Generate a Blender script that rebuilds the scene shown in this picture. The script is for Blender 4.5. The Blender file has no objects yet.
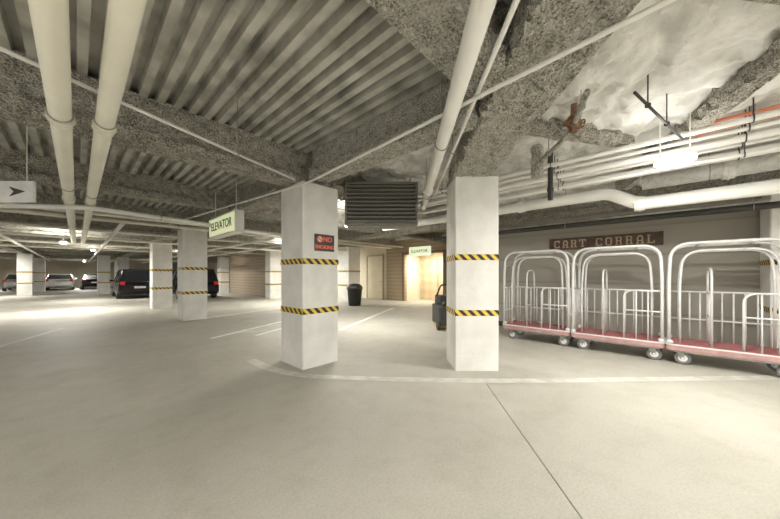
import bpy, bmesh, math, random
from math import sin, cos, pi, radians, atan2, sqrt
from mathutils import Vector, Matrix, noise
random.seed(4)
SC = bpy.context.scene
COL = SC.collection
# ---- building grid: "b" axis and "a" axis, 47.18 deg to the world frame
GA = radians(47.18)
def G(b, a, z=0.0):
    return Vector((b*cos(GA)-a*sin(GA), b*sin(GA)+a*cos(GA), z))

# ================= materials =================
def new_mat(name):
    m = bpy.data.materials.new(name); m.use_nodes = True
    nt = m.node_tree
    return m, nt, nt.nodes['Principled BSDF']
def N(nt, t, **kw):
    n = nt.nodes.new(t)
    for k, v in kw.items():
        if k in n.inputs: n.inputs[k].default_value = v
        else: setattr(n, k, v)
    return n
def mottled(name, c1, c2, scale=4, detail=6, rough=.6, metal=0, bump=.2, bscale=None, bdist=.01, c3=None, lo=.35, hi=.65, spec=.5):
    m, nt, p = new_mat(name)
    tc = N(nt, 'ShaderNodeTexCoord')
    n1 = N(nt, 'ShaderNodeTexNoise'); n1.inputs['Scale'].default_value = scale; n1.inputs['Detail'].default_value = detail
    nt.links.new(tc.outputs['Object'], n1.inputs['Vector'])
    r = N(nt, 'ShaderNodeValToRGB')
    r.color_ramp.elements[0].position = lo; r.color_ramp.elements[0].color = (*c1, 1)
    r.color_ramp.elements[1].position = hi; r.color_ramp.elements[1].color = (*c2, 1)
    if c3:
        e = r.color_ramp.elements.new((lo+hi)/2); e.color = (*c3, 1)
    nt.links.new(n1.outputs[0], r.inputs[0]); nt.links.new(r.outputs[0], p.inputs['Base Color'])
    p.inputs['Roughness'].default_value = rough; p.inputs['Metallic'].default_value = metal
    p.inputs['Specular IOR Level'].default_value = spec
    if bump > 0:
        n2 = N(nt, 'ShaderNodeTexNoise'); n2.inputs['Scale'].default_value = bscale or scale*6; n2.inputs['Detail'].default_value = 5
        nt.links.new(tc.outputs['Object'], n2.inputs['Vector'])
        b = N(nt, 'ShaderNodeBump'); b.inputs['Strength'].default_value = bump; b.inputs['Distance'].default_value = bdist
        nt.links.new(n2.outputs[0], b.inputs['Height']); nt.links.new(b.outputs[0], p.inputs['Normal'])
    return m
def plain(name, c, rough=.5, metal=0, emit=0, ecol=None, spec=.5):
    m = mottled(name, tuple(x*.9 for x in c), tuple(min(1, x*1.06) for x in c), scale=6, rough=rough, metal=metal, bump=.05, spec=spec)
    if emit:
        p = m.node_tree.nodes['Principled BSDF']
        p.inputs['Emission Color'].default_value = (*(ecol or c), 1); p.inputs['Emission Strength'].default_value = emit
    return m

def floor_mat():
    m, nt, p = new_mat('smooth_concrete')
    L = nt.links.new
    tc = N(nt, 'ShaderNodeTexCoord')
    a = N(nt, 'ShaderNodeTexNoise'); a.inputs['Scale'].default_value = .7; a.inputs['Detail'].default_value = 9; a.inputs['Roughness'].default_value = .62
    b = N(nt, 'ShaderNodeTexNoise'); b.inputs['Scale'].default_value = 60; b.inputs['Detail'].default_value = 4
    c = N(nt, 'ShaderNodeTexNoise'); c.inputs['Scale'].default_value = 3.1; c.inputs['Detail'].default_value = 7; c.inputs['Roughness'].default_value = .65
    d = N(nt, 'ShaderNodeTexVoronoi'); d.inputs['Scale'].default_value = 1.7; d.inputs['Randomness'].default_value = 1
    for n in (a, b, c, d): L(tc.outputs['Object'], n.inputs['Vector'])
    r = N(nt, 'ShaderNodeValToRGB')
    r.color_ramp.elements[0].position = .28; r.color_ramp.elements[0].color = (.455, .435, .38, 1)
    r.color_ramp.elements[1].position = .7; r.color_ramp.elements[1].color = (.56, .54, .48, 1)
    L(a.outputs[0], r.inputs[0])
    def mul(src, cin, lo, hi, dk):
        r2 = N(nt, 'ShaderNodeValToRGB')
        r2.color_ramp.elements[0].position = lo; r2.color_ramp.elements[0].color = (dk, dk, dk*.98, 1)
        r2.color_ramp.elements[1].position = hi; r2.color_ramp.elements[1].color = (1, 1, 1, 1)
        L(src, r2.inputs[0])
        mx = N(nt, 'ShaderNodeMix', data_type='RGBA', blend_type='MULTIPLY'); mx.inputs[0].default_value = 1
        L(cin, mx.inputs[6]); L(r2.outputs[0], mx.inputs[7]); return mx.outputs[2]
    o = mul(b.outputs[0], r.outputs[0], .3, .6, .86)
    o = mul(c.outputs[0], o, .34, .52, .91)
    o = mul(d.outputs['Distance'], o, .012, .03, .65)
    L(o, p.inputs['Base Color'])
    p.inputs['Roughness'].default_value = .6; p.inputs['Specular IOR Level'].default_value = .25
    bp = N(nt, 'ShaderNodeBump'); bp.inputs['Strength'].default_value = .1; bp.inputs['Distance'].default_value = .003
    L(b.outputs[0], bp.inputs['Height']); L(bp.outputs[0], p.inputs['Normal'])
    return m
M_floor = floor_mat()
def fire_mat(name, dark, mid, light):
    m, nt, p = new_mat(name)
    tc = N(nt, 'ShaderNodeTexCoord')
    n1 = N(nt, 'ShaderNodeTexNoise'); n1.inputs['Scale'].default_value = 9; n1.inputs['Detail'].default_value = 4
    n2 = N(nt, 'ShaderNodeTexNoise'); n2.inputs['Scale'].default_value = 62; n2.inputs['Detail'].default_value = 5; n2.inputs['Roughness'].default_value = .75
    vo = N(nt, 'ShaderNodeTexVoronoi'); vo.inputs['Scale'].default_value = 48
    for n in (n1, n2, vo): nt.links.new(tc.outputs['Object'], n.inputs['Vector'])
    ad = N(nt, 'ShaderNodeMath', operation='MULTIPLY_ADD'); ad.inputs[1].default_value = .22
    nt.links.new(n1.outputs[0], ad.inputs[0])
    ml = N(nt, 'ShaderNodeMath', operation='MULTIPLY'); ml.inputs[1].default_value = .78; nt.links.new(n2.outputs[0], ml.inputs[0])
    nt.links.new(ml.outputs[0], ad.inputs[2])
    r = N(nt, 'ShaderNodeValToRGB'); E = r.color_ramp.elements
    E[0].position = .39; E[0].color = (*dark, 1); E[1].position = .60; E[1].color = (*light, 1)
    e = E.new(.47); e.color = (*mid, 1)
    nt.links.new(ad.outputs[0], r.inputs[0]); nt.links.new(r.outputs[0], p.inputs['Base Color'])
    hm = N(nt, 'ShaderNodeMath', operation='ADD'); nt.links.new(n2.outputs[0], hm.inputs[0]); nt.links.new(vo.outputs[0], hm.inputs[1])
    bp = N(nt, 'ShaderNodeBump'); bp.inputs['Strength'].default_value = 1; bp.inputs['Distance'].default_value = .03
    nt.links.new(hm.outputs[0], bp.inputs['Height']); nt.links.new(bp.outputs[0], p.inputs['Normal'])
    p.inputs['Roughness'].default_value = 1; p.inputs['Specular IOR Level'].default_value = .1
    return m
M_fire = fire_mat('sprayed_fireproofing', (.12, .108, .085), (.42, .395, .335), (.74, .71, .64))
M_fire2 = fire_mat('pale_fireproofing', (.16, .148, .12), (.50, .48, .42), (.84, .82, .75))
M_deck = mottled('galvanised_deck', (.28, .27, .235), (.59, .58, .53), scale=2.6, detail=9, rough=.5, metal=.1, bump=.1, bscale=20, lo=.32, hi=.6)
M_insul = mottled('white_insulation_sheet', (.60, .59, .55), (.84, .835, .80), scale=3.5, detail=9, rough=.55, bump=1, bscale=9, bdist=.05, spec=.3)
M_col = mottled('white_painted_concrete', (.75, .74, .70), (.86, .85, .82), scale=3, detail=9, rough=.7, bump=.4, bscale=26, bdist=.008)
M_pipe = mottled('cream_pipe_paint', (.76, .735, .63), (.86, .835, .73), scale=2, rough=.4, bump=.05)
M_pipew = mottled('white_pipe_paint', (.76, .75, .71), (.86, .85, .81), scale=2, rough=.4, bump=.05)
M_grey = mottled('grey_steel', (.30, .29, .27), (.45, .44, .40), scale=5, rough=.45, metal=.4, bump=.05)
M_black = plain('black_plastic', (.02, .02, .02), .5)
M_rubber = plain('rubber', (.05, .05, .05), .8)
M_greyrub = plain('grey_rubber', (.20, .20, .20), .7)
M_dark = plain('dark_metal', (.055, .055, .05), .5, .3)
M_louver = plain('louver_bronze', (.18, .175, .15), .45, .1)
M_tube = plain('pale_cart_tube', (.74, .74, .73), .45, .15)
M_carpet = mottled('red_carpet', (.32, .12, .12), (.42, .18, .175), scale=60, rough=1, bump=.6, bscale=250, bdist=.004, spec=.1)
M_pink = mottled('dusty_red_bumper', (.42, .24, .23), (.52, .32, .31), scale=8, rough=.8, bump=.1)
M_beige = mottled('beige_wall_paint', (.72, .665, .53), (.80, .745, .61), scale=1, rough=.8, bump=.1)
M_door = mottled('cream_door_paint', (.72, .65, .49), (.78, .71, .55), scale=2, rough=.5, bump=.05)
M_farw = mottled('far_wall_paint', (.46, .41, .32), (.60, .54, .43), scale=.5, rough=.9, bump=.1)
M_white = plain('white_marking_paint', (.82, .815, .79), .7)
M_pale = mottled('pale_worn_paint', (.54, .525, .47), (.70, .685, .63), scale=6, rough=.6, bump=.1)
M_joint = plain('floor_joint_filler', (.25, .24, .21), .8)
M_orange = mottled('rust_brown', (.11, .06, .04), (.36, .20, .12), scale=28, rough=.9, bump=.8)
M_red = plain('red_orange_conduit', (.62, .20, .11), .5)
M_wood = mottled('dark_sign_wood', (.07, .045, .033), (.13, .088, .066), scale=7, rough=.7, bump=.2)
M_tan = mottled('tan_letter_paint', (.46, .35, .23), (.64, .50, .34), scale=9, rough=.7, bump=.1)
M_signred = plain('sign_red', (.92, .20, .10), .5)
M_signwhite = plain('sign_white', (.82, .82, .80), .5)
M_signblack = plain('sign_black', (.035, .033, .03), .4)
M_glow = plain('tube_glow', (1, .98, .92), .4, emit=150)
M_glowfar = plain('tube_glow_far', (1, .97, .88), .4, emit=12)
M_signlit = plain('lit_sign_face', (.82, .85, .50), .4, emit=.5, ecol=(.90, .95, .60))
M_signlit2 = plain('lit_lobby_sign', (.9, .95, .7), .4, emit=.7, ecol=(.92, 1, .72))
M_green = plain('sign_green', (.04, .18, .06), .5)
M_glass = plain('car_glass', (.02, .022, .025), .08)
M_tail = plain('tail_light', (.5, .02, .02), .2, emit=.15)
M_alloy = plain('alloy', (.5, .5, .5), .3, .7)
M_yellow = plain('machine_yellow', (.7, .45, .05), .5)
def car_paint(n, c): return plain(n, c, .18, .3)

def siding(name, c1, c2, pitch=.2, axis='Z', gap=.4, bs=.6):
    m, nt, p = new_mat(name)
    tc = N(nt, 'ShaderNodeTexCoord'); sp = N(nt, 'ShaderNodeSeparateXYZ')
    nt.links.new(tc.outputs['Object'], sp.inputs[0])
    d = N(nt, 'ShaderNodeMath', operation='DIVIDE'); d.inputs[1].default_value = pitch
    nt.links.new(sp.outputs[axis], d.inputs[0])
    f = N(nt, 'ShaderNodeMath', operation='FRACT'); nt.links.new(d.outputs[0], f.inputs[0])
    r = N(nt, 'ShaderNodeValToRGB'); r.color_ramp.elements[0].position = .0; r.color_ramp.elements[0].color = (*(x*gap for x in c1), 1)
    r.color_ramp.elements[1].position = .1; r.color_ramp.elements[1].color = (*c1, 1)
    e = r.color_ramp.elements.new(1.0); e.color = (*c2, 1)
    nt.links.new(f.outputs[0], r.inputs[0]); nt.links.new(r.outputs[0], p.inputs['Base Color'])
    bp = N(nt, 'ShaderNodeBump'); bp.inputs['Strength'].default_value = bs; bp.inputs['Distance'].default_value = .02
    nt.links.new(f.outputs[0], bp.inputs['Height']); nt.links.new(bp.outputs[0], p.inputs['Normal'])
    p.inputs['Roughness'].default_value = .8
    return m
M_siding = siding('brown_lap_siding', (.38, .295, .20), (.46, .37, .26))
M_siding2 = siding('tan_lap_siding', (.44, .36, .27), (.52, .43, .33))
M_board = siding('taupe_board_wall', (.37, .35, .30), (.39, .37, .32), pitch=.6, gap=.8, bs=.08)
M_trimw = plain('brown_trim_paint', (.24, .17, .11), .6)

def hazard():
    m, nt, p = new_mat('hazard_tape')
    uv = N(nt, 'ShaderNodeUVMap'); uv.uv_map = 'UVMap'
    sp = N(nt, 'ShaderNodeSeparateXYZ'); nt.links.new(uv.outputs[0], sp.inputs[0])
    s = N(nt, 'ShaderNodeMath', operation='ADD'); nt.links.new(sp.outputs[0], s.inputs[0]); nt.links.new(sp.outputs[1], s.inputs[1])
    d = N(nt, 'ShaderNodeMath', operation='DIVIDE'); d.inputs[1].default_value = .13; nt.links.new(s.outputs[0], d.inputs[0])
    f = N(nt, 'ShaderNodeMath', operation='FRACT'); nt.links.new(d.outputs[0], f.inputs[0])
    g = N(nt, 'ShaderNodeMath', operation='GREATER_THAN'); g.inputs[1].default_value = .5; nt.links.new(f.outputs[0], g.inputs[0])
    mx = N(nt, 'ShaderNodeMix', data_type='RGBA'); nt.links.new(g.outputs[0], mx.inputs[0])
    mx.inputs[6].default_value = (.02, .02, .018, 1); mx.inputs[7].default_value = (.80, .56, .06, 1)
    nt.links.new(mx.outputs[2], p.inputs['Base Color']); p.inputs['Roughness'].default_value = .45
    return m
M_haz = hazard()
def chevron_wood():
    m, nt, p = new_mat('parquet_wood_panel')
    tc = N(nt, 'ShaderNodeTexCoord')
    mp = N(nt, 'ShaderNodeMapping'); mp.inputs['Rotation'].default_value = (radians(45), 0, 0)
    nt.links.new(tc.outputs['Object'], mp.inputs[0])
    ck = N(nt, 'ShaderNodeTexChecker'); ck.inputs['Scale'].default_value = 3.0
    ck.inputs[1].default_value = (.66, .53, .36, 1); ck.inputs[2].default_value = (.56, .43, .28, 1)
    nt.links.new(mp.outputs[0], ck.inputs[0]); nt.links.new(ck.outputs[0], p.inputs['Base Color']); p.inputs['Roughness'].default_value = .4
    return m
M_parq = chevron_wood()

# ================= mesh builder =================
class B:
    def __init__(s): s.v = []; s.f = []; s.uv = None
    def add(s, vs, fs):
        o = len(s.v); s.v += [tuple(v) for v in vs]; s.f += [tuple(i+o for i in f) for f in fs]
    def box(s, x0, x1, y0, y1, z0, z1):
        s.add([(x0,y0,z0),(x1,y0,z0),(x1,y1,z0),(x0,y1,z0),(x0,y0,z1),(x1,y0,z1),(x1,y1,z1),(x0,y1,z1)],
              [(0,3,2,1),(4,5,6,7),(0,1,5,4),(1,2,6,5),(2,3,7,6),(3,0,4,7)])
    def cbox(s, x0, x1, y0, y1, z0, z1, c):
        P = [(x0+c,y0),(x1-c,y0),(x1,y0+c),(x1,y1-c),(x1-c,y1),(x0+c,y1),(x0,y1-c),(x0,y0+c)]
        vs = [(x,y,z0) for x,y in P]+[(x,y,z1) for x,y in P]
        s.add(vs, [tuple(range(7,-1,-1)), tuple(range(8,16))]+[(i,(i+1)%8,8+(i+1)%8,8+i) for i in range(8)])
    def tube(s, pts, r, seg=10, closed=False):
        pts = [Vector(p) for p in pts]; n = len(pts); rings = []
        up = None
        for i, p in enumerate(pts):
            if closed: t = (pts[(i+1)%n]-pts[i-1])
            else: t = pts[min(i+1,n-1)]-pts[max(i-1,0)]
            t.normalize()
            if up is None:
                up = Vector((0,0,1)) if abs(t.z) < .9 else Vector((1,0,0))
            x = (up - t*up.dot(t)); 
            if x.length < 1e-5: x = t.orthogonal()
            x.normalize(); y = t.cross(x); up = x
            rr = r[i] if isinstance(r, (list, tuple)) else r
            rings.append([p+(x*cos(2*pi*k/seg)+y*sin(2*pi*k/seg))*rr for k in range(seg)])
        vs = [v for R in rings for v in R]; fs = []
        m = n if closed else n-1
        for i in range(m):
            j = (i+1) % n
            for k in range(seg):
                fs.append((i*seg+k, i*seg+(k+1)%seg, j*seg+(k+1)%seg, j*seg+k))
        if not closed:
            fs.append(tuple(range(seg-1,-1,-1))); fs.append(tuple((n-1)*seg+k for k in range(seg)))
        s.add(vs, fs)
    def lathe(s, prof, c=(0,0,0), seg=20, axis='z'):
        vs = []; fs = []
        for r, z in prof:
            for k in range(seg):
                a = 2*pi*k/seg
                if axis == 'z': vs.append((c[0]+r*cos(a), c[1]+r*sin(a), c[2]+z))
                elif axis == 'y': vs.append((c[0]+r*cos(a), c[1]+z, c[2]-r*sin(a)))
                else: vs.append((c[0]+z, c[1]+r*cos(a), c[2]+r*sin(a)))
        n = len(prof)
        for i in range(n-1):
            for k in range(seg): fs.append((i*seg+k, i*seg+(k+1)%seg, (i+1)*seg+(k+1)%seg, (i+1)*seg+k))
        fs.append(tuple(range(seg-1,-1,-1))); fs.append(tuple((n-1)*seg+k for k in range(seg)))
        s.add(vs, fs)
    def obj(s, name, mat, loc=(0,0,0), rz=0, parent=None, smooth=False, bevel=0, bseg=2, **props):
        me = bpy.data.meshes.new(name); me.from_pydata(s.v, [], s.f); me.update()
        bm = bmesh.new(); bm.from_mesh(me); bmesh.ops.recalc_face_normals(bm, faces=bm.faces); bm.to_mesh(me); bm.free()
        o = bpy.data.objects.new(name, me); COL.objects.link(o)
        me.materials.append(mat)
        if smooth:
            for p in me.polygons: p.use_smooth = len(p.vertices) < 6
        if parent is not None: o.parent = parent
        o.location = loc; o.rotation_euler = (0, 0, rz)
        if bevel:
            b = o.modifiers.new('bevel', 'BEVEL'); b.width = bevel; b.segments = bseg; b.limit_method = 'ANGLE'
        for k, v in props.items(): o[k] = v
        return o
def empty(name, loc, rz, **props):
    o = bpy.data.objects.new(name, None); o.empty_display_size = .1; COL.objects.link(o)
    o.location = loc; o.rotation_euler = (0,0,rz)
    for k, v in props.items(): o[k] = v
    return o
def fillet(pts, rad, n=6):
    pts = [Vector(p) for p in pts]; out = [pts[0]]
    for i in range(1, len(pts)-1):
        p = pts[i]; d0 = (pts[i-1]-p); d1 = (pts[i+1]-p)
        r = min(rad, d0.length*.49, d1.length*.49)
        s = p+d0.normalized()*r; e = p+d1.normalized()*r
        for k in range(n+1):
            t = k/n; out.append(s*(1-t)**2+p*2*t*(1-t)+e*t*t)
    out.append(pts[-1]); return out
def text_mesh(name, body, size, mat, parent, loc, rot, ext=.004, sx=1.0, bold=0.0):
    cu = bpy.data.curves.new(name, 'FONT'); cu.body = body; cu.size = size; cu.extrude = ext
    cu.align_x = 'CENTER'; cu.align_y = 'CENTER'; cu.offset = bold
    t = bpy.data.objects.new('tmp', cu); COL.objects.link(t)
    bpy.context.view_layer.update()
    me = bpy.data.meshes.new_from_object(t.evaluated_get(bpy.context.evaluated_depsgraph_get()))
    bpy.data.objects.remove(t)
    o = bpy.data.objects.new(name, me); COL.objects.link(o); me.materials.clear(); me.materials.append(mat)
    o.parent = parent; o.location = loc; o.rotation_euler = rot; o.scale = (sx, 1, 1)
    return o
ST = dict(kind='structure')

# ================= shell =================
b_ = B(); b_.box(-16, 17, -14, 51, -.2, 0); b_.obj('floor', M_floor, rz=GA, **ST)
def gwall(name, b0, b1, a0, a1, z0, z1, mat):
    q = B(); q.box(0, b1-b0, 0, a1-a0, 0, z1-z0)
    return q.obj(name, mat, G(b0, a0, z0), GA, **ST)
DZ = 3.32
gwall('wall_right', 8.0, 8.2, -9, 4.9, 0, DZ, M_board)
gwall('wall_right_return', 8.2, 12.0, 4.7, 4.9, 0, DZ, M_siding)
gwall('wall_lobby_near', 12.0, 12.2, 4.9, 7.6, 0, DZ, M_siding)
gwall('wall_lobby_middle', 12.0, 12.2, 10.05, 11.4, 0, DZ, M_siding)
gwall('wall_lobby_header', 12.0, 12.2, 7.6, 10.05, 2.5, DZ, M_siding)
gwall('wall_lobby_far', 12.0, 12.2, 11.4, 17.4, 0, DZ, M_beige)
gwall('wall_recess_near', 12.2, 13.4, 7.4, 7.6, 0, 2.8, M_beige)
gwall('wall_recess_far', 12.2, 13.4, 10.05, 10.25, 0, 2.8, M_beige)
gwall('wall_recess_back', 13.4, 13.6, 7.4, 10.25, 0, 2.8, M_beige)
gwall('ceiling_recess', 12.2, 13.4, 7.6, 10.05, 2.7, 2.8, M_beige)
gwall('trim_3', 11.95, 12.02, 10.05, 10.2, 0, 2.6, M_trimw)
gwall('trim_4', 11.95, 12.02, 7.45, 7.6, 0, 2.6, M_trimw)
gwall('trim_5', 11.95, 12.02, 7.45, 10.2, 2.5, 2.62, M_trimw)
gwall('wall_storage_end', 8.2, 12.0, 17.4, 17.6, 0, DZ, M_siding2)
gwall('wall_storage', 8.2, 8.4, 17.6, 27, 0, DZ, M_siding2)
gwall('wall_back', -16, 12, 50, 50.2, 0, DZ, M_farw)
gwall('wall_left', -15, -14.8, 8, 50, 0, DZ, M_farw)
gwall('wall_far_right', 12.0, 12.2, 27, 50, 0, DZ, M_farw)
gwall('baseboard_right', 7.97, 8.0, -9, 4.9, 0, .12, M_dark)

def corr(name, b0, b1, a0, a1, along, z, pitch=.2, dep=.065, mat=M_deck):
    q = B(); prof = []
    L = (a1-a0) if along == 'b' else (b1-b0)
    n = int(L/pitch)
    for i in range(n+1):
        x = i*pitch
        prof += [(x, 0), (x+pitch*.45, 0), (x+pitch*.51, dep), (x+pitch*.94, dep)]
    prof = [(min(x, L), h) for x, h in prof]
    vs = []; fs = []
    W = (b1-b0) if along == 'b' else (a1-a0)
    for x, h in prof:
        if along == 'b': vs += [(0, x, h), (W, x, h)]
        else: vs += [(x, 0, h), (x, W, h)]
    for i in range(len(prof)-1): fs.append((2*i, 2*i+1, 2*i+3, 2*i+2))
    q.add(vs, fs)
    return q.obj(name, mat, G(b0, a0, z), GA, **ST)
corr('ceiling_main', -9, 2.6, -2.2, 4.2, 'a', DZ, pitch=.15, dep=.085)
corr('ceiling_garage', -15, 12, 4.2, 50, 'a', DZ, pitch=.16, dep=.085)
# insulation ceiling
q = B(); nb, na = 170, 270; b0, b1, a0, a1 = .9, 8.0, -7.0, 4.2
vs = []; fs = []
for i in range(nb+1):
    for j in range(na+1):
        b = b0+(b1-b0)*i/nb; a = a0+(a1-a0)*j/na
        n = noise.noise(Vector((b*1.3, a*1.3, 0)))*.04
        n += (1-abs(noise.noise(Vector((b*2.6, a*3.0, 5))))*2.4)*.06+(1-abs(noise.noise(Vector((b*6.5, a*6, 9))))*2.2)*.035
        pb = min(1, (0.5-abs(((b*1.4) % 1)-.5))*4); pa = min(1, (0.5-abs(((a*1.1) % 1)-.5))*4)
        n += -.085*(pb*pa)**.6
        vs.append((b-b0, a-a0, n))
for i in range(nb):
    for j in range(na):
        bb = b0+(b1-b0)*i/nb; aa = a0+(a1-a0)*j/na
        if bb < 2.6 and aa > .75: continue
        fs.append((i*(na+1)+j, (i+1)*(na+1)+j, (i+1)*(na+1)+j+1, i*(na+1)+j+1))
q.add(vs, fs); q.obj('ceiling_insulation', M_insul, G(b0, a0, 3.22), GA, smooth=True, **ST)
gwall('ceiling_slab', -15, 12, -2.5, 50, 3.45, 3.6, M_deck)

# ================= beams =================
def beam(p0, p1, w, zb, zt, step=.035, amp=.016, mat=M_fire, web=.6, label='rough sprayed-fireproofed steel ceiling beam'):
    p0 = Vector((p0[0], p0[1], 0)); p1 = Vector((p1[0], p1[1], 0)); d = p1-p0; L = d.length
    rz = atan2(d.y, d.x); H = zt-zb
    fl = min(.12, H*.35)
    corner = [(-w/2*web, H), (-w/2*web, fl*1.4), (-w/2, fl), (-w/2, 0), (w/2, 0), (w/2, fl), (w/2*web, fl*1.4), (w/2*web, H)]
    prof = []
    for i in range(len(corner)-1):
        a = Vector(corner[i]); b = Vector(corner[i+1]); k = max(1, int((b-a).length/step+.5))
        for j in range(k): prof.append(a.lerp(b, j/k))
    prof.append(Vector(corner[-1]))
    n = max(1, int(L/step)); vs = []; fs = []; m = len(prof)
    for i in range(n+1):
        x = L*i/n
        for k, (y, z) in enumerate(prof):
            P = Vector((x+p0.x*3, y*1.0+p0.y*3, z))
            o = noise.noise(P*5)*amp*.7+noise.noise(P*15)*amp*1.4+noise.noise(P*31)*amp*1.2
            yy = y*(1+o/max(w*.5, .05)); zz = z + (o*1.1 if z < H-.01 else 0)
            vs.append((x, yy, zz))
    for i in range(n):
        for k in range(m-1): fs.append((i*m+k, (i+1)*m+k, (i+1)*m+k+1, i*m+k+1))
    fs.append(tuple(range(m))); fs.append(tuple(n*m+k for k in range(m-1, -1, -1)))
    q = B(); q.add(vs, fs)
    return q.obj('ceiling_beam', mat, (p0.x, p0.y, zb), rz, label=label, category='beam', group='fireproofed ceiling beams')
def gbeam(dirn, c, s0, s1, **k):
    if dirn == 'b': p0 = G(s0, c); p1 = G(s1, c)
    else: p0 = G(c, s0); p1 = G(c, s1)
    return beam(p0, p1, **k)
ZT = DZ+.02
gbeam('b', .95, -3.5, 2.25, w=.36, zb=2.84, zt=ZT, mat=M_fire2)
gbeam('b', 4.17, -7, 8.0, w=.32, zb=2.80, zt=ZT)
gbeam('a', 2.58, 1.25, 3.95, w=.32, zb=2.88, zt=ZT, mat=M_fire2)
gbeam('a', 2.58, 4.4, 12, w=.32, zb=2.84, zt=ZT)
gbeam('a', 2.58, 12, 49, w=.36, zb=2.84, zt=ZT, step=.25)
for i, a in enumerate([7.4, 10.7, 13.9, 17.1, 20.3, 24, 28, 32, 36, 40, 45]):
    gbeam('b', a, -13 if a > 9 else -9, 11.9, w=.28, zb=2.90 if a != 10.7 else 2.84, zt=ZT, step=.06 if a < 12 else .3)
gbeam('a', -2.6, 4.4, 14, w=.32, zb=2.88, zt=ZT, step=.06)
gbeam('a', -2.6, 14, 49, w=.36, zb=2.86, zt=ZT, step=.3)
gbeam('a', 7.7, 4.4, 17, w=.36, zb=2.82, zt=ZT, step=.15)
gbeam('a', 7.75, -6, 4.0, w=.34, zb=2.74, zt=ZT-.1, step=.07)
beam((.93, -.6), (1.22, 4.7), .54, 2.84, ZT, mat=M_fire2, amp=.024, web=.9, label='wide pale fireproofed beam resting on a white column')
beam((1.35, 1.60), (4.6, 1.98), .14, 3.07, ZT, amp=.02)
beam((2.75, 1.6), (4.3, 5.4), .16, 3.02, ZT, amp=.02)
beam((1.42, 3.35), (3.1, 3.75), .12, 3.06, ZT, amp=.02)

# ================= columns =================
def column(loc, rz, w, d, h, z1, z2, label):
    q = B(); q.cbox(0, w, 0, d, 0, h, .015)
    o = q.obj('concrete_column', M_col, loc, rz, label=label, category='column', group='white garage columns')
    for z in (z1, z2):
        e = .004; P = [(-e,-e),(w+e,-e),(w+e,d+e),(-e,d+e),(-e,-e)]
        me = bpy.data.meshes.new('hazard_tape'); vs = []; us = []; u = 0; fs = []
        T = .085
        for i, (x, y) in enumerate(P):
            if i: u += (Vector(P[i])-Vector(P[i-1])).length
            vs += [(x, y, z-T/2), (x, y, z+T/2)]; us += [(u, 0), (u, T)]
        for i in range(4): fs.append((2*i, 2*i+2, 2*i+3, 2*i+1))
        me.from_pydata(vs, [], fs); uvl = me.uv_layers.new(name='UVMap')
        for l in me.loops: uvl.data[l.index].uv = us[l.vertex_index]
        me.materials.append(M_haz)
        t = bpy.data.objects.new('hazard_tape', me); COL.objects.link(t); t.parent = o
        t['label'] = 'yellow and black diagonal hazard tape band'
    return o
L1 = 'white painted concrete column with two hazard tape bands'
col1 = column(G(2.26, 3.84), GA, .64, .68, 2.79, .855, 1.606, 'white concrete column carrying a no smoking sign')
col2 = column((.948, 4.23, 0), 0, .64, .64, 2.84, .846, 1.66, 'white concrete column standing near the luggage carts')
for b, a in [(2.18, 10.6), (2.1, 15.2), (7.65, 17.0-.4), (7.5, 25-.2), (-2.5, 38), (-2.7, 31), (7.4, 33), (2.2, 31.5), (1.0, 29.5), (2.5, 38.5)]:
    column(G(b, a), GA, .66, .68, 2.82, .85, 1.60, L1)
column(G(9.7, 11.95), GA, .8, .9, 2.9, .85, 1.60, L1)
column(G(7.3, -1.95), GA, .66, .68, 2.70, .85, 1.60, 'white concrete column standing against the taupe wall')

# no smoking sign
sg = B(); sg.box(-.18, .18, -.008, 0, -.13, .13)
s0 = sg.obj('no_smoking_sign', M_signblack, G(2.26+.37, 3.835, 1.90), GA, label='black no smoking sign with red lettering on a column', category='sign')
text_mesh('lettering', 'NO', .105, M_signred, s0, (.055, -.010, .052), (pi/2,0,0), .002, bold=.003)
text_mesh('lettering', 'SMOKING', .078, M_signred, s0, (0, -.010, -.068), (pi/2,0,0), .002, bold=.003)
ring = B(); ring.tube([(-.09+.045*cos(t*pi/12), -.012, .052+.045*sin(t*pi/12)) for t in range(24)], .009, 6, True)
ring.tube([(-.122, -.012, .084), (-.058, -.012, .02)], .008, 6); ring.obj('prohibition_symbol', M_signred, parent=s0)
q = B(); q.lathe([(.036, -.0095), (.036, -.008)], c=(-.09, 0, .052), seg=20, axis='y'); q.obj('symbol_disc', M_signwhite, parent=s0)
q = B(); q.box(-.115, -.065, -.011, -.009, .046, .058); q.obj('cigarette_symbol', M_signblack, parent=s0)

# ================= louver unit =================
lx, ly = -.78, 5.0
e = empty('louvered_vent_unit', (lx, ly, 2.27), 0, label='dark bronze louvered vent box hung below the ceiling', category='vent')
q = B(); W = 1.26; H = .74
q.box(0, W, 0, .05, 0, .04); q.box(0, W, 0, .05, H-.04, H); q.box(0, .04, 0, .05, .04, H-.04); q.box(W-.04, W, 0, .05, .04, H-.04)
q.box(0, W, .12, .5, 0, H)
q.box(.0, .04, .05, .12, 0, H); q.box(W-.04, W, .05, .12, 0, H)
q.obj('casing', M_louver, parent=e, bevel=.004)
q = B()
for i in range(10):
    z = .05+i*.067
    q.add([(.04, .0, z), (W-.04, .0, z), (W-.04, .10, z+.05), (.04, .10, z+.05), (.04, .0, z+.03), (W-.04, .0, z+.03), (W-.04, .10, z+.062), (.04, .10, z+.062)],
          [(0,3,2,1),(4,5,6,7),(0,1,5,4),(1,2,6,5),(2,3,7,6),(3,0,4,7)])
q.obj('louver_blades', M_louver, parent=e)
for x in (.1, W-.1):
    q = B(); q.tube([(x, .3, H), (x, .3, 3.32-2.27)], .01, 6); q.obj('hanger_rod', M_grey, parent=e)

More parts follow.
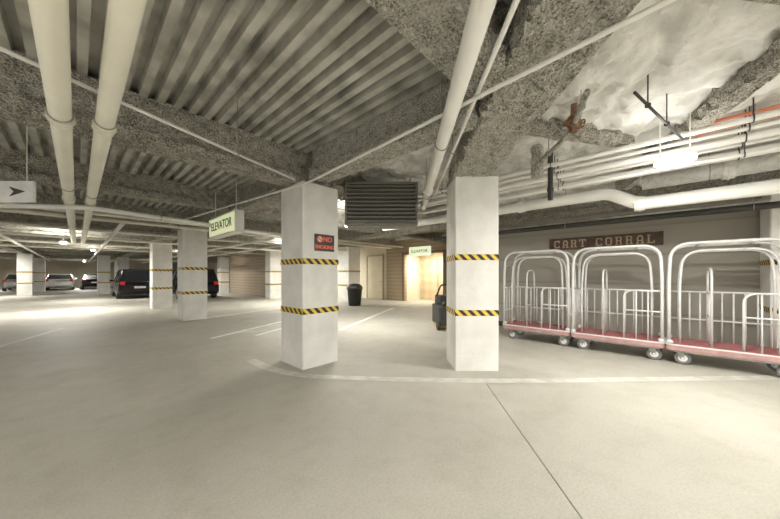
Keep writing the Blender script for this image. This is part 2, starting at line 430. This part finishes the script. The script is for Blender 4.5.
# ================= pipes =================
def pipe(pts, r, mat, label, hang=(), coup=(), rad=.12, seg=14, name='pipe', cat='pipe', grp=None, hmat=None):
    P = [Vector(p) for p in pts]; o0 = P[0].copy()
    loc = [p-o0 for p in P]
    q = B(); path = fillet(loc, rad) if len(loc) > 2 else loc
    q.tube(path, r, seg)
    o = q.obj(name, mat, o0, 0, smooth=True, label=label, category=cat)
    if grp: o['group'] = grp
    def at(t):
        d = [(loc[i+1]-loc[i]).length for i in range(len(loc)-1)]; T = sum(d)*t
        for i, x in enumerate(d):
            if T <= x: return loc[i].lerp(loc[i+1], T/x), (loc[i+1]-loc[i]).normalized()
            T -= x
        return loc[-1], (loc[-1]-loc[-2]).normalized()
    for t in coup:
        c, d = at(t); k = B(); k.tube([c-d*.06, c+d*.06], r*1.17, seg); k.tube([c-d*.012, c+d*.012], r*1.28, seg)
        k.obj('coupling', mat, parent=o, smooth=False)
    for t in hang:
        c, d = at(t); k = B()
        side = d.cross(Vector((0,0,1))).normalized()
        k.tube([c+(side*cos(u*pi/8)+Vector((0,0,1))*sin(u*pi/8))*(r+.006) for u in range(16)], .006, 5, True)
        k.tube([c+Vector((0,0,r)), Vector((c.x, c.y, 3.32-o0.z))], .006, 6)
        k.obj('hanger', hmat or M_grey, parent=o)
    return o
LP = 'thick cream painted overhead pipe with couplings'
pipe([G(-.085, -2, 2.6), G(-.085, 15.5, 2.6)], .062, M_pipe, LP, hang=(.3, .45, .7), coup=(.305, .5, .7), grp='cream overhead pipes')
pipe([G(.15, -2, 2.6), G(.15, 15.8, 2.6)], .058, M_pipe, LP, hang=(.29, .46, .7), coup=(.297, .5, .7), grp='cream overhead pipes')
LC = 'thin grey electrical conduit under the ceiling beams'
pipe([(2.3, .39, 2.745), (1.37, 1.416, 2.745), (-1.17, 4.20, 2.745), (-4.25, 6.49, 2.745), (-5.9, 7.72, 2.745)], .016, M_pipew, LC, hang=(.62, .85), seg=8, name='conduit', cat='conduit', rad=.2)
pipe([(-3.0, -.2, 2.70), (-2.1, 2.0, 2.70), (-1.30, 3.95, 2.70)], .014, M_pipew, LC, hang=(.2, .8), seg=8, name='conduit', cat='conduit')
pipe([(.38, .2, 2.665), (.62, 5.4, 2.665)], .058, M_pipew, 'white painted overhead pipe beside the wide beam', hang=(.5, .85), coup=(.8,))
pipe([(.60, .2, 2.81), (.80, 5.4, 2.81)], .018, M_pipew, LC, hang=(.6,), seg=8, name='conduit', cat='conduit')
pipe([(-9.0, 4.1, 2.47), (-4.8, 4.6, 2.47), (-3.95, 6.0, 2.47), (-2.9, 8.6, 2.47)], .04, M_pipew, 'white pipe bending below the ceiling beams', hang=(.3, .6, .8), rad=.2)
for a, r in [(8.9, .035), (9.7, .045), (12.2, .04), (15.0, .045), (18, .045), (21.2, .045)]:
    pipe([G(-11, a, 2.72), G(10.5, a, 2.72)], r, M_pipe, 'cream pipe crossing the garage under the beams', hang=(.2, .4, .6, .8), coup=(.5,), seg=10, grp='cream crossing pipes')
for b, z in [(4.2, 2.56), (5.6, 2.58), (-1.5, 2.56), (.7, 2.56)]:
    pipe([G(b, 8.9, z), G(b, 36, z)], .045, M_pipew, 'long white pipe following the garage aisle', hang=(.1, .3, .5), seg=8, grp='white aisle pipes')
pipe([G(5.8, -3.5, 2.48), G(5.8, .22, 2.48), G(5.8, .60, 2.71), G(5.8, 5.6, 2.71)], .094, M_pipew, 'thick white pipe with an offset elbow above the carts', hang=(.2, .7), coup=(.1, .405, .6), rad=.1)
for b, z, r in [(4.7, 3.0, .034), (4.88, 2.97, .024), (5.06, 2.93, .045), (5.25, 2.92, .026), (5.45, 2.86, .055), (5.12, 2.76, .022)]:
    pipe([G(b, -3.5, z), G(b, 5.8, z)], r, M_pipew, 'white pipe in a bundle along the cart wall', hang=(.3, .5, .7), coup=(.45,), seg=10, grp='white wall pipe bundle', hmat=M_dark)
pipe([G(6.3, -3.5, 2.93), G(6.3, .2, 2.93)], .14, M_insul, 'fat wrapped duct pipe above the carts', hang=(.4, .8), coup=(.75,))
for bb, zz in ((4.98, 3.07), (4.80, 3.10)):
    pipe([G(bb, -3.5, zz), G(bb, -.45, zz), G(bb+.2, -.1, zz)], .018, M_red, 'red orange conduit hung near the insulated ceiling', hang=(.3, .8), name='conduit', cat='conduit', grp='red orange conduits')
pipe([G(6.9, -3.5, 2.42), G(6.9, 4.7, 2.42)], .05, M_dark, 'dark pipe running beside the taupe wall', hang=(.3, .6))
pipe([G(7.35, -3.5, 2.56), G(7.35, 4.7, 2.56)], .035, M_grey, 'grey steel pipe running beside the taupe wall', hang=(.3, .6))
pipe([(1.7, 2.5, 2.98), (2.0, 3.2, 2.98), (2.1, 4.1, 2.98)], .026, M_fire2, 'crusty grey pipe feeding a rusty valve', hang=(.15, .8), seg=10)
pipe([(2.05, 2.43, 2.93), (3.3, 3.27, 2.93)], .012, M_dark, 'short dark conduit hung from the insulated ceiling', hang=(.22, .6), seg=8, name='conduit', cat='conduit', hmat=M_dark)
q = B(); q.lathe([(.07, -.02), (.085, .05), (.075, .12), (.09, .2), (.07, .3), (.085, .36), (.08, .5)], seg=14)
q.obj('wrapped_pipe_stub', M_fire2, (2.08, 4.1, 2.80), label='grey wrapped vertical pipe stub under the ceiling', category='pipe', )
q = B(); q.tube([(0,0,0),(0,0,.75)], .035, 10); q.tube([(0,0,.12),(0,0,.18)], .045, 10)
q.obj('vertical_pipe', M_dark, (2.35, 4.25, 2.5), label='dark vertical drop pipe under the ceiling', category='pipe')
e = empty('pipe_valve', (1.93, 3.04, 2.99), 0, label='rusty brown lumpy pipe valve hanging from the ceiling', category='valve')
q = B(); q.lathe([(.02, -.10), (.05, -.08), (.06, -.03), (.08, .0), (.05, .035), (.065, .06), (.035, .09), (.03, .2)], seg=11)
q.tube([(-.09, 0, 0), (-.05, .01, .01), (.02, 0, -.01), (.07, 0, 0)], [.03, .045, .04, .03], 9); q.obj('valve_body', M_orange, parent=e)
q = B(); q.tube([(.09, .035*cos(t*pi/8), .035*sin(t*pi/8)) for t in range(16)], .008, 6, True); q.tube([(.06,0,0),(.09,0,0)], .01, 6); q.tube([(.09,-.035,0),(.09,.035,0)], .007, 6); q.obj('hand_wheel', M_orange, parent=e)

# ================= light fixtures and added fill lights =================
K = .88
def strip_or_fill_light(loc, rz, L, energy, glow, color=(1, .965, .895), label='white fluorescent strip fixture under the ceiling, most of the set added as fill', up=.6, top=3.3):
    e = empty('strip_or_fill_light', loc, rz, label=label, category='light fixture', group='fluorescent strip lights')
    q = B(); q.add([(-L/2,-.05,.06),(L/2,-.05,.06),(L/2,.05,.06),(-L/2,.05,.06),(-L/2,-.09,0),(L/2,-.09,0),(L/2,.09,0),(-L/2,.09,0)],
                   [(0,1,2,3),(0,4,5,1),(1,5,6,2),(2,6,7,3),(3,7,4,0),(4,7,6,5)])
    for x in (-L*.35, L*.35): q.tube([(x,0,.06),(x,0,top-loc[2])], .006, 6)
    q.obj('housing', M_pipew, parent=e)
    for y in (-.045, .045):
        q = B(); q.tube([(-L/2+.03, y, -.022), (L/2-.03, y, -.022)], .016, 10); q.obj('tube_lamp', glow, parent=e, smooth=True)
    for k, (rx, en) in enumerate(((0, energy*K), (pi, energy*up*K))):  # the second, upward lamp is added fill that brightens beams and deck
        if en <= 0: continue
        ld = bpy.data.lights.new('strip_or_fill_lamp', 'AREA'); ld.shape = 'RECTANGLE'; ld.size = L; ld.size_y = .2 if k == 0 else .6; ld.energy = en; ld.color = color
        lo = bpy.data.objects.new('strip_or_fill_lamp', ld); COL.objects.link(lo); lo.parent = e; lo.location = (0,0,-.06 if k == 0 else -.03); lo.rotation_euler = (rx, 0, 0)
    return e
g90 = GA+pi/2
strip_or_fill_light(G(4.5, -.13, 2.66), g90, .34, 90, M_glow, up=.10, top=3.15)
strip_or_fill_light(G(-.35, 16.4, 2.62), g90, .6, 200, M_glow)
for b, a, en in [(-.5, -2.6, 210), (3.4, -4.0, 105), (-4.5, .6, 180)]:  # unseen fixtures added behind the camera to light the foreground
    strip_or_fill_light(G(b, a, 2.55), g90, 1.2, en, M_glowfar, up=1.5)
for b, a, en in [(5.2, 5.9, 130), (-6, 6.0, 130), (-6, 19.2, 170), (0.6, 22.7, 170), (5.0, 23, 170), (-4, 30, 220), (.5, 42.5, 270), (-6, 42.5, 230), (6, 38, 200), (10.4, 15.8, 140)]:  # fixtures added as fill for the aisle and the far garage
    strip_or_fill_light(G(b, a, 2.78), g90, 1.2, en, M_glowfar, up=.9)
strip_or_fill_light(G(7.0, 13.2, 2.90), g90, .9, 200, M_glowfar, up=.4)  # added fixture that brightens the lobby walls
strip_or_fill_light(G(12.3, 8.8, 2.60), g90, .9, 115, M_glowfar, color=(1, .93, .78), label='warm light fixture in the lobby recess', up=0, top=2.69)

# ================= cart corral sign =================
rs = GA-pi/2
s1 = B(); s1.box(-1.04, 1.04, -.03, 0, -.15, .15)
so = s1.obj('cart_corral_sign', M_wood, G(7.995, .96, 2.14), rs, bevel=.006, label='dark brown wooden sign with tan cart corral lettering', category='sign')
SL = {
 'C': [(0,1,1.3,6),(.5,0,5,1),(.5,6,5,7),(4.1,1,5.2,2.1),(4.1,4.7,5.2,6.3)],
 'A': [(.7,0,1.8,6),(4,0,5.1,6),(1.4,5.8,4.4,7),(1.8,2.3,4,3.1),(0,0,2.4,.7),(3.4,0,5.8,.7)],
 'R': [(.6,0,1.8,7),(0,0,2.5,.7),(0,6.3,4.4,7),(3.8,3.9,5,6.6),(1.8,3.2,4.4,4),(3.7,0,4.8,3.3),(3.4,0,5.8,.7)],
 'T': [(2.3,0,3.5,7),(1.5,0,4.3,.7),(0,6.1,5.8,7),(0,4.8,.8,6.1),(5,4.8,5.8,6.1)],
 'O': [(0,1,1.3,6),(4,1,5.3,6),(.6,0,4.7,1),(.6,6,4.7,7)],
 'L': [(.6,0,1.8,7),(0,6.3,2.5,7),(0,0,5.3,.9),(4.5,0,5.3,2.3)]}
u = .175/7; pos = []; x = 0
for ch in 'CART  CORRAL':
    if ch == ' ': x += 3.2; continue
    pos.append((ch, x)); x += 7.6
tot = (x-1.5)*u; sc = 1.84/tot
for ch, x in pos:
    q = B()
    for x0, z0, x1, z1 in SL[ch]:
        q.box(-.92+(x+x0)*u*sc, -.92+(x+x1)*u*sc, -.040, -.030, -.087+z0*u, -.087+z1*u)
    q.obj('letter', M_tan, parent=so)
q = B(); q.box(-1.04, 1.04, -.036, -.03, .142, .15); q.box(-1.04, 1.04, -.036, -.03, -.15, -.142); q.box(-1.04, -1.032, -.036, -.03, -.142, .142); q.box(1.032, 1.04, -.036, -.03, -.142, .142)
q.obj('sign_border', M_tan, parent=so)

e = empty('illuminated_hanging_sign', G(1.97, 6.47, 2.20), rs, label='green-yellow illuminated box sign hung below the beams', category='sign')
q = B(); q.box(-.77, .77, .004, .16, 0, .41); q.box(-.77, .77, 0, .004, 0, .03); q.box(-.77, .77, 0, .004, .38, .41)
q.box(-.77, -.74, 0, .004, .03, .38); q.box(.74, .77, 0, .004, .03, .38)
for x in (-.6, .6): q.tube([(x,.08,.41),(x,.08,1.0)], .008, 6)
q.obj('sign_box', M_pipew, parent=e)
q = B(); q.box(-.74, .74, -.002, .004, .03, .38); q.obj('sign_face', M_signlit, parent=e)
text_mesh('lettering', 'ELEVATOR', .24, M_green, e, (0, -.004, .205), (pi/2,0,0), .003, sx=1.05, bold=.003)
e = empty('arrow_sign', (-5.15, 3.7, 2.33), 0, label='off-white hanging sign panel with a black arrow', category='sign')
q = B(); q.box(0, .60, 0, .03, 0, .27); 
for x in (.1, .50): q.tube([(x,.015,.27),(x,.015,.99)], .006, 6)
q.obj('sign_panel', M_signwhite, parent=e)
q = B(); q.add([(.50,-.003,.135),(.29,-.003,.20),(.35,-.003,.135),(.29,-.003,.07)], [(0,1,2),(0,2,3)])
q.obj('arrow_symbol', M_signblack, parent=e)
s2 = B(); s2.box(-.66, .66, -.10, 0, 0, .46)
so2 = s2.obj('lobby_sign', M_signlit2, G(11.94, 8.95, 2.38), rs, label='small lit greenish-white sign over the lobby opening', category='sign')
text_mesh('lettering', 'ELEVATOR', .22, M_green, so2, (0, -.103, .23), (pi/2,0,0), .003, bold=.003)
def door(name, loc, rz, w, h, mat, panel=None):
    q = B(); q.box(-w/2, w/2, -.04, 0, 0, h); o = q.obj(name, mat, loc, rz, bevel=.004, **ST)
    q = B(); t = .09; q.box(-w/2-t, -w/2, -.06, 0, 0, h+t); q.box(w/2, w/2+t, -.06, 0, 0, h+t); q.box(-w/2, w/2, -.06, 0, h, h+t); q.obj('door_frame', M_siding2, parent=o)
    q = B(); q.tube([(w/2-.08, -.045, 1.0), (w/2-.08, -.09, 1.0), (w/2-.2, -.09, 1.0)], .012, 8); q.obj('handle', M_grey, parent=o)
    return o
door('door_1', G(12.0, 12.3, 0), rs, 1.25, 2.5, M_door)
q = B(); q.box(0, .06, 0, 2.3, .0, 2.45); q.obj('door_2', M_parq, G(13.33, 7.65, 0), GA, **ST)
q = B(); q.box(-.005, .0, 1.13, 1.16, .0, 2.35); q.obj('trim_1', M_dark, G(13.33, 7.65, 0), GA, **ST)

# ================= luggage cart =================
def cart(loc, rz, label):
    e = empty('luggage_cart', loc, rz, label=label, category='luggage cart', group='birdcage luggage carts under the sign')
    L, D = 1.31, .70; hl, hd = L/2, D/2
    def rr(hx, hy, c, n=4):
        pts = []
        for cx, cy, a0 in ((hx-c, hy-c, 0), (-hx+c, hy-c, 90), (-hx+c, -hy+c, 180), (hx-c, -hy+c, 270)):
            for k in range(n+1):
                a = radians(a0+90*k/n); pts.append((cx+c*cos(a), cy+c*sin(a)))
        return pts
    def slab(hx, hy, c, z0, z1):
        P = rr(hx, hy, c); n = len(P); q = B()
        q.add([(x,y,z0) for x,y in P]+[(x,y,z1) for x,y in P], [tuple(range(n-1,-1,-1)), tuple(range(n,2*n))]+[(i,(i+1)%n,n+(i+1)%n,n+i) for i in range(n)])
        return q
    slab(hl, hd, .06, .225, .30).obj('platform', M_pink, parent=e, bevel=.008, label='dusty red platform bumper edge')
    slab(hl-.03, hd-.03, .05, .30, .325).obj('carpet', M_carpet, parent=e, label='red carpeted deck')
    slab(hl-.05, hd-.05, .05, .195, .225).obj('chassis', M_grey, parent=e, label='grey steel chassis')
    q = B(); P = rr(hl-.004, hd-.004, .06); q.tube([(x,y,.308) for x,y in P], .013, 8, True)
    q.obj('rim', M_tube, parent=e, smooth=True)
    q = B(); R = .023
    for s in (-1, 1):
        y0 = s*(hd-.05); y1 = s*(hd-.07)
        pts = [(-hl+.035, y0, .32), (-hl+.035, y0, 1.4), (-hl+.06, y1, 1.89), (hl-.06, y1, 1.89), (hl-.035, y0, 1.4), (hl-.035, y0, .32)]
        q.tube(fillet(pts, .36, 10), R, 10)
        for x in (-hl+.045, hl-.045): q.lathe([(.040, 0), (.040, .03), (.030, .05)], c=(x, y0, .323), seg=12)
    for x in (-.28, .28): q.tube([(x, -(hd-.07), 1.885), (x, (hd-.07), 1.885)], .018, 8)
    q.tube([(-.28, 0, 1.885), (.28, 0, 1.885)], .018, 8)
    q.obj('cage_frame', M_tube, parent=e, smooth=True, label='pale tubular birdcage frame')
    for s in (-1, 1):
        q = B(); y = s*(hd-.17)
        pts = [(-hl+.16, y, .325), (-hl+.16, y, 1.3), (-hl+.20, y*.8, 1.78), (hl-.20, y*.8, 1.78), (hl-.16, y, 1.3), (hl-.16, y, .325)]
        q.tube(fillet(pts, .34, 10), .017, 9); q.obj('inner_hoop', M_tube, parent=e, smooth=True)
    for s in (-1, 1):
        q = B(); x = s*(hl-.035)
        q.tube(fillet([(x, -(hd-.05), .9), (x, -(hd-.05), 1.62), (x, (hd-.05), 1.62), (x, (hd-.05), .9)], .25, 7), .015, 8)
        q.tube([(x, -(hd-.05), 1.12), (x, (hd-.05), 1.12)], .014, 8)
        q.tube([(x, -(hd-.05), .62), (x, (hd-.05), .62)], .013, 8)
        for y in (-.15, 0, .15): q.tube([(x, y, .32), (x, y, 1.12)], .011, 8)
        q.obj('end_rail', M_tube, parent=e, smooth=True)
    q = B(); y = hd-.05
    q.tube([(-hl+.05, y, 1.12), (hl-.05, y, 1.12)], .015, 8); q.tube([(-hl+.05, y, .66), (hl-.05, y, .66)], .013, 8)
    for i in range(9): x = -.48+.12*i; q.tube([(x, y, .32), (x, y, 1.12)], .011, 8)
    q.obj('rear_rail', M_tube, parent=e, smooth=True)
    q = B()
    q.tube(fillet([(-.16, -(hd-.10), .32), (-.16, -(hd-.10), 1.50), (-.16, (hd-.10), 1.50), (-.16, (hd-.10), .32)], .2, 7), .015, 8)
    for z in (.75, 1.12): q.tube([(-.16, -(hd-.10), z), (-.16, (hd-.10), z)], .013, 8)
    q.tube([(-.16, 0, .32), (-.16, 0, 1.12)], .011, 8)
    q.obj('divider_hoop', M_tube, parent=e, smooth=True)
    q = B(); y = -(hd-.05)
    q.tube(fillet([(.14, y, .32), (.14, y, 1.14), (hl-.06, y, 1.14)], .14, 6), .015, 8)
    q.tube([(.14, y, .80), (hl-.05, y, .80)], .013, 8); q.tube([(.30, y, .32), (.30, y, 1.14)], .011, 8); q.tube([(.45, y, .32), (.45, y, 1.14)], .011, 8)
    q.obj('front_guard', M_tube, parent=e, smooth=True)
    for sx in (-1, 1):
        for sy in (-1, 1):
            cx, cy = sx*(hl-.16), sy*(hd-.12)
            ang = random.choice((0, .3, -.4))
            q = B(); q.lathe([(.05, 0), (.05, .010)], c=(0, 0, .184), seg=12)
            q.add([(-.035,-.036,.186),(.045,-.036,.186),(.045,-.028,.186),(-.035,-.028,.186),(.0,-.036,.085),(.05,-.036,.085),(.05,-.028,.085),(0,-.028,.085)], [(0,1,2,3),(4,7,6,5),(0,4,5,1),(1,5,6,2),(2,6,7,3),(3,7,4,0)])
            q.add([(-.035,.028,.186),(.045,.028,.186),(.045,.036,.186),(-.035,.036,.186),(.0,.028,.085),(.05,.028,.085),(.05,.036,.085),(0,.036,.085)], [(0,1,2,3),(4,7,6,5),(0,4,5,1),(1,5,6,2),(2,6,7,3),(3,7,4,0)])
            c = q.obj('caster', M_grey, (cx, cy, 0), ang, parent=e)
            w = B(); w.lathe([(.07, -.022), (.092, -.02), (.1, -.01), (.1, .01), (.092, .02), (.07, .022)], c=(.03, 0, .1), seg=24, axis='y'); w.obj('wheel', M_greyrub, parent=c, smooth=True)
            w = B(); w.lathe([(.018, -.04), (.018, -.026), (.055, -.025), (.058, .025), (.018, .026), (.018, .04)], c=(.03, 0, .1), seg=16, axis='y'); w.obj('hub', M_signwhite, parent=c)
    return e
LL = 'silver birdcage luggage cart with red carpeted platform'
cr = GA-pi/2
cart(G(6.76, 1.90), cr, LL)
cart(G(6.72, .58), cr, LL+' standing between two others')
cart(G(6.69, -.74), cr, LL)

# ================= cars =================
def car(loc, rz, paint, label, H=1.68, W=1.88, L=4.6, suv=True):
    e = empty('parked_car', loc, rz, label=label, category='car', group='cars parked in the garage')
    hw = W/2
    S = [(-L/2, .45, .80, .86), (-L/2+.08, .30, .98, .97), (-L/2+.5, .24, 1.02, 1), (-.3, .22, 1.0, 1), (L/2-1.35, .22, .98, 1), (L/2-.5, .25, .90, .97), (L/2-.12, .3, .78, .88), (L/2, .42, .62, .76)]
    q = B(); vs = []; n = 8
    for x, zl, zb, k in S:
        w = hw*k
        vs += [(x,-w*.9,zl),(x,-w,zl+.12),(x,-w,zb-.18),(x,-w*.93,zb),(x,w*.93,zb),(x,w,zb-.18),(x,w,zl+.12),(x,w*.9,zl)]
    fs = [tuple(range(n)), tuple((len(S)-1)*n+i for i in range(n-1,-1,-1))]
    for i in range(len(S)-1):
        for k in range(n): fs.append((i*n+k, i*n+(k+1)%n, (i+1)*n+(k+1)%n, (i+1)*n+k))
    q.add(vs, fs)
    xr0, xr1 = (-L/2+.35, .55) if suv else (-.95, .45)
    rw = hw*.74
    q.box(xr0, xr1, -rw, rw, H-.10, H)
    xb0, xb1 = (-L/2+.12, 1.25) if suv else (-1.65, 1.25)
    bw = hw*.93; zb = .97
    def pil(p, r_, t=.07):
        for s in (-1, 1):
            a = Vector((p[0], s*p[1], p[2])); b = Vector((r_[0], s*r_[1], r_[2])); q.tube([a, b], t*.6, 6)
    pil((xb0, bw, zb), (xr0+.02, rw, H-.04)); pil((xb1, bw, zb), (xr1-.02, rw, H-.04), .05)
    pil((-.15, bw, zb), (-.25, rw, H-.04), .05); 
    if suv: pil((-1.25, bw, zb), (-1.3, rw, H-.04), .06)
    q.obj('body', paint, parent=e, bevel=.05, bseg=3)
    g = B(); g.add([(xb0,-bw,zb),(xb1,-bw,zb),(xb1,bw,zb),(xb0,bw,zb),(xr0,-rw,H-.06),(xr1,-rw,H-.06),(xr1,rw,H-.06),(xr0,rw,H-.06)],
                   [(0,3,2,1),(4,5,6,7),(0,1,5,4),(1,2,6,5),(2,3,7,6),(3,0,4,7)]); g.obj('windows', M_glass, parent=e, bevel=.04, bseg=3)
    for sx in (-L/2+.85, L/2-.9):
        for s in (-1, 1):
            w = B(); w.lathe([(.22,-.11),(.33,-.10),(.345,-.06),(.345,.06),(.33,.10),(.22,.11)], c=(sx, s*(hw-.1), .345), seg=24, axis='y'); o = w.obj('wheel', M_rubber, parent=e, smooth=True)
            w = B(); w.lathe([(.21,-.115),(.21,.115)], c=(sx, s*(hw-.1), .345), seg=16, axis='y'); w.obj('hubcap', M_alloy, parent=o)
    for s in (-1, 1):
        t = B(); y0, y1 = sorted((s*hw*.68, s*hw*.9)); t.box(-L/2-.01, -L/2+.12, y0, y1, .82, 1.02); t.obj('tail_light', M_tail, parent=e, bevel=.01)
        t = B(); y0, y1 = sorted((s*hw*.5, s*hw*.76)); t.box(L/2-.12, L/2+.005, y0, y1, .58, .72); t.obj('headlight', M_signwhite, parent=e, bevel=.01)
        t = B(); y0, y1 = sorted((s*hw*.98, s*(hw*.98+.17))); t.box(.95, 1.1, y0, y1, .98, 1.1); t.obj('mirror', paint, parent=e, bevel=.02)
    t = B(); t.box(-L/2-.02, -L/2+.02, -.26, .26, .62, .74); t.obj('number_plate', M_signwhite, parent=e)
    return e
P_black = car_paint('black_car_paint', (.015, .014, .016))
P_white = car_paint('white_car_paint', (.80, .80, .78)); P_grey = car_paint('silver_car_paint', (.50, .50, .50)); 
car(G(2.55, 24.9), g90, P_black, 'black sport utility vehicle parked beside a white column', H=1.74, W=1.95)
car(G(4.85, 21.6), g90, P_black, 'dark sport utility vehicle parked behind white columns', H=1.76, W=1.95)
car(G(-1.1, 42.5), g90, P_white, 'white sedan parked near the far wall', H=1.5, suv=False)
car(G(-3.4, 42.8), g90, P_grey, 'silver sedan parked near the far wall', H=1.5, suv=False)
car(G(1.2, 43.0), g90, P_black, 'black sedan parked near the far wall', H=1.5, suv=False)

# ================= trash can =================
e = empty('trash_can', (-1.62, 13.3, 0), 0, label='black round trash can with a domed lid', category='trash can')
q = B(); q.lathe([(.26, 0), (.28, .02), (.34, .72), (.36, .73), (.36, .77)], seg=24); q.obj('bin', M_black, parent=e, smooth=True)
q = B(); q.lathe([(.36, .77), (.37, .79), (.35, .88), (.26, .97), (.1, 1.01), (.01, 1.02)], seg=24); q.obj('lid', M_dark, parent=e, smooth=True)
q = B(); q.box(-.12, .12, -.365, -.31, .81, .89); q.obj('flap', M_greyrub, parent=e, bevel=.01)

# ================= floor scrubber =================
e = empty('floor_scrubber', (1.56, 7.7, 0), .1, label='dark walk-behind floor scrubber machine beside a column', category='cleaning machine')
q = B(); q.cbox(-.36, .36, -.45, .45, .12, .62, .08); q.cbox(-.30, .30, -.05, .40, .62, .86, .08); q.obj('body', M_dark, parent=e, bevel=.03)
q = B(); q.cbox(-.24, .24, -.40, -.10, .62, .72, .06); q.obj('seat_pad', M_black, parent=e, bevel=.02)
q = B(); q.tube(fillet([(-.30, .1, .85), (-.30, -.3, 1.15), (.30, -.3, 1.15), (.30, .1, .85)], .08), .022, 8); q.obj('handle', M_black, parent=e, smooth=True)
q = B(); q.lathe([(.32, .02), (.35, .04), (.35, .14)], c=(0, .1, 0), seg=20); q.obj('brush_deck', M_yellow, parent=e)
for sx in (-1, 1):
    q = B(); q.lathe([(.06,-.03),(.12,-.03),(.12,.03),(.06,.03)], c=(sx*.36, -.3, .12), seg=18, axis='x'); q.obj('wheel', M_rubber, parent=e, smooth=True)

# ================= floor marks =================
def mark(name, p0, p1, w, mat, label, cat='floor marking', h=.003, grp=None):
    p0 = Vector((*p0, 0)); p1 = Vector((*p1, 0)); d = p1-p0
    q = B(); q.box(0, d.length, -w/2, w/2, 0, h)
    o = q.obj(name, mat, p0, atan2(d.y, d.x), label=label, category=cat)
    if grp: o['group'] = grp
    return o
PL = 'white painted parking line on concrete floor'
mark('parking_line', (-1.27, 7.38), (.13, 12.3), .12, M_white, PL, grp='parking lines')
mark('parking_line', (-3.95, 6.4), (-3.0, 9.6), .10, M_white, PL, grp='parking lines')
mark('parking_line', (-3.1, 6.7), (-2.2, 9.9), .10, M_white, PL, grp='parking lines')
for i in range(3):
    x = -3.66+i*.26; y = 7.1+i*.9
    mark('hatch_line', (x, y), (x+.60, y+.25), .07, M_pale, 'white hatch stripe between parking lines', grp='hatch stripes')
mark('parking_line', (-6.2, 9.0), (-4.6, 12.4), .10, M_white, PL, grp='parking lines')
mark('parking_line', (-7.4, 5.2), (-8.6, 7.6), .10, M_pale, PL, grp='parking lines')
ctr = [(-2.3, 4.78), (-1.75, 4.28), (-1.15, 4.0), (-.4, 3.92), (.6, 3.86), (1.6, 3.82), (2.6, 3.86), (6, 3.98)]
P = fillet([(x, y, 0) for x, y in ctr], .5, 6); vs = []; fs = []
for i, p in enumerate(P):
    t = (P[min(i+1, len(P)-1)]-P[max(i-1, 0)]).normalized(); nrm = Vector((-t.y, t.x, 0))*.08
    vs += [tuple(p-nrm+Vector((0,0,.003))), tuple(p+nrm+Vector((0,0,.003)))]
for i in range(len(P)-1): fs.append((2*i, 2*i+2, 2*i+3, 2*i+1))
q = B(); q.add(vs, fs); q.obj('floor_stripe', M_pale, label='wide pale worn stripe curving across the concrete floor', category='floor marking')
j = mark('trim_2', (1.24, 3.72), (1.0, .1), .008, M_joint, 'thin dark saw-cut joint in concrete floor'); j['kind'] = 'structure'

# ================= world + camera =================
w = bpy.data.worlds.new('world'); SC.world = w; w.use_nodes = True
w.node_tree.nodes['Background'].inputs[0].default_value = (1, .98, .94, 1); w.node_tree.nodes['Background'].inputs[1].default_value = 1.15
cd = bpy.data.cameras.new('camera'); cd.sensor_width = 36; cd.lens = 290/780*36; cd.shift_y = 15.5/780; cd.clip_end = 200
co = bpy.data.objects.new('camera', cd); COL.objects.link(co); co.location = (0,0,1.4); co.rotation_euler = (pi/2, 0, 0); SC.camera = co
SC.view_settings.view_transform = 'Standard'
SC.view_settings.exposure = 0
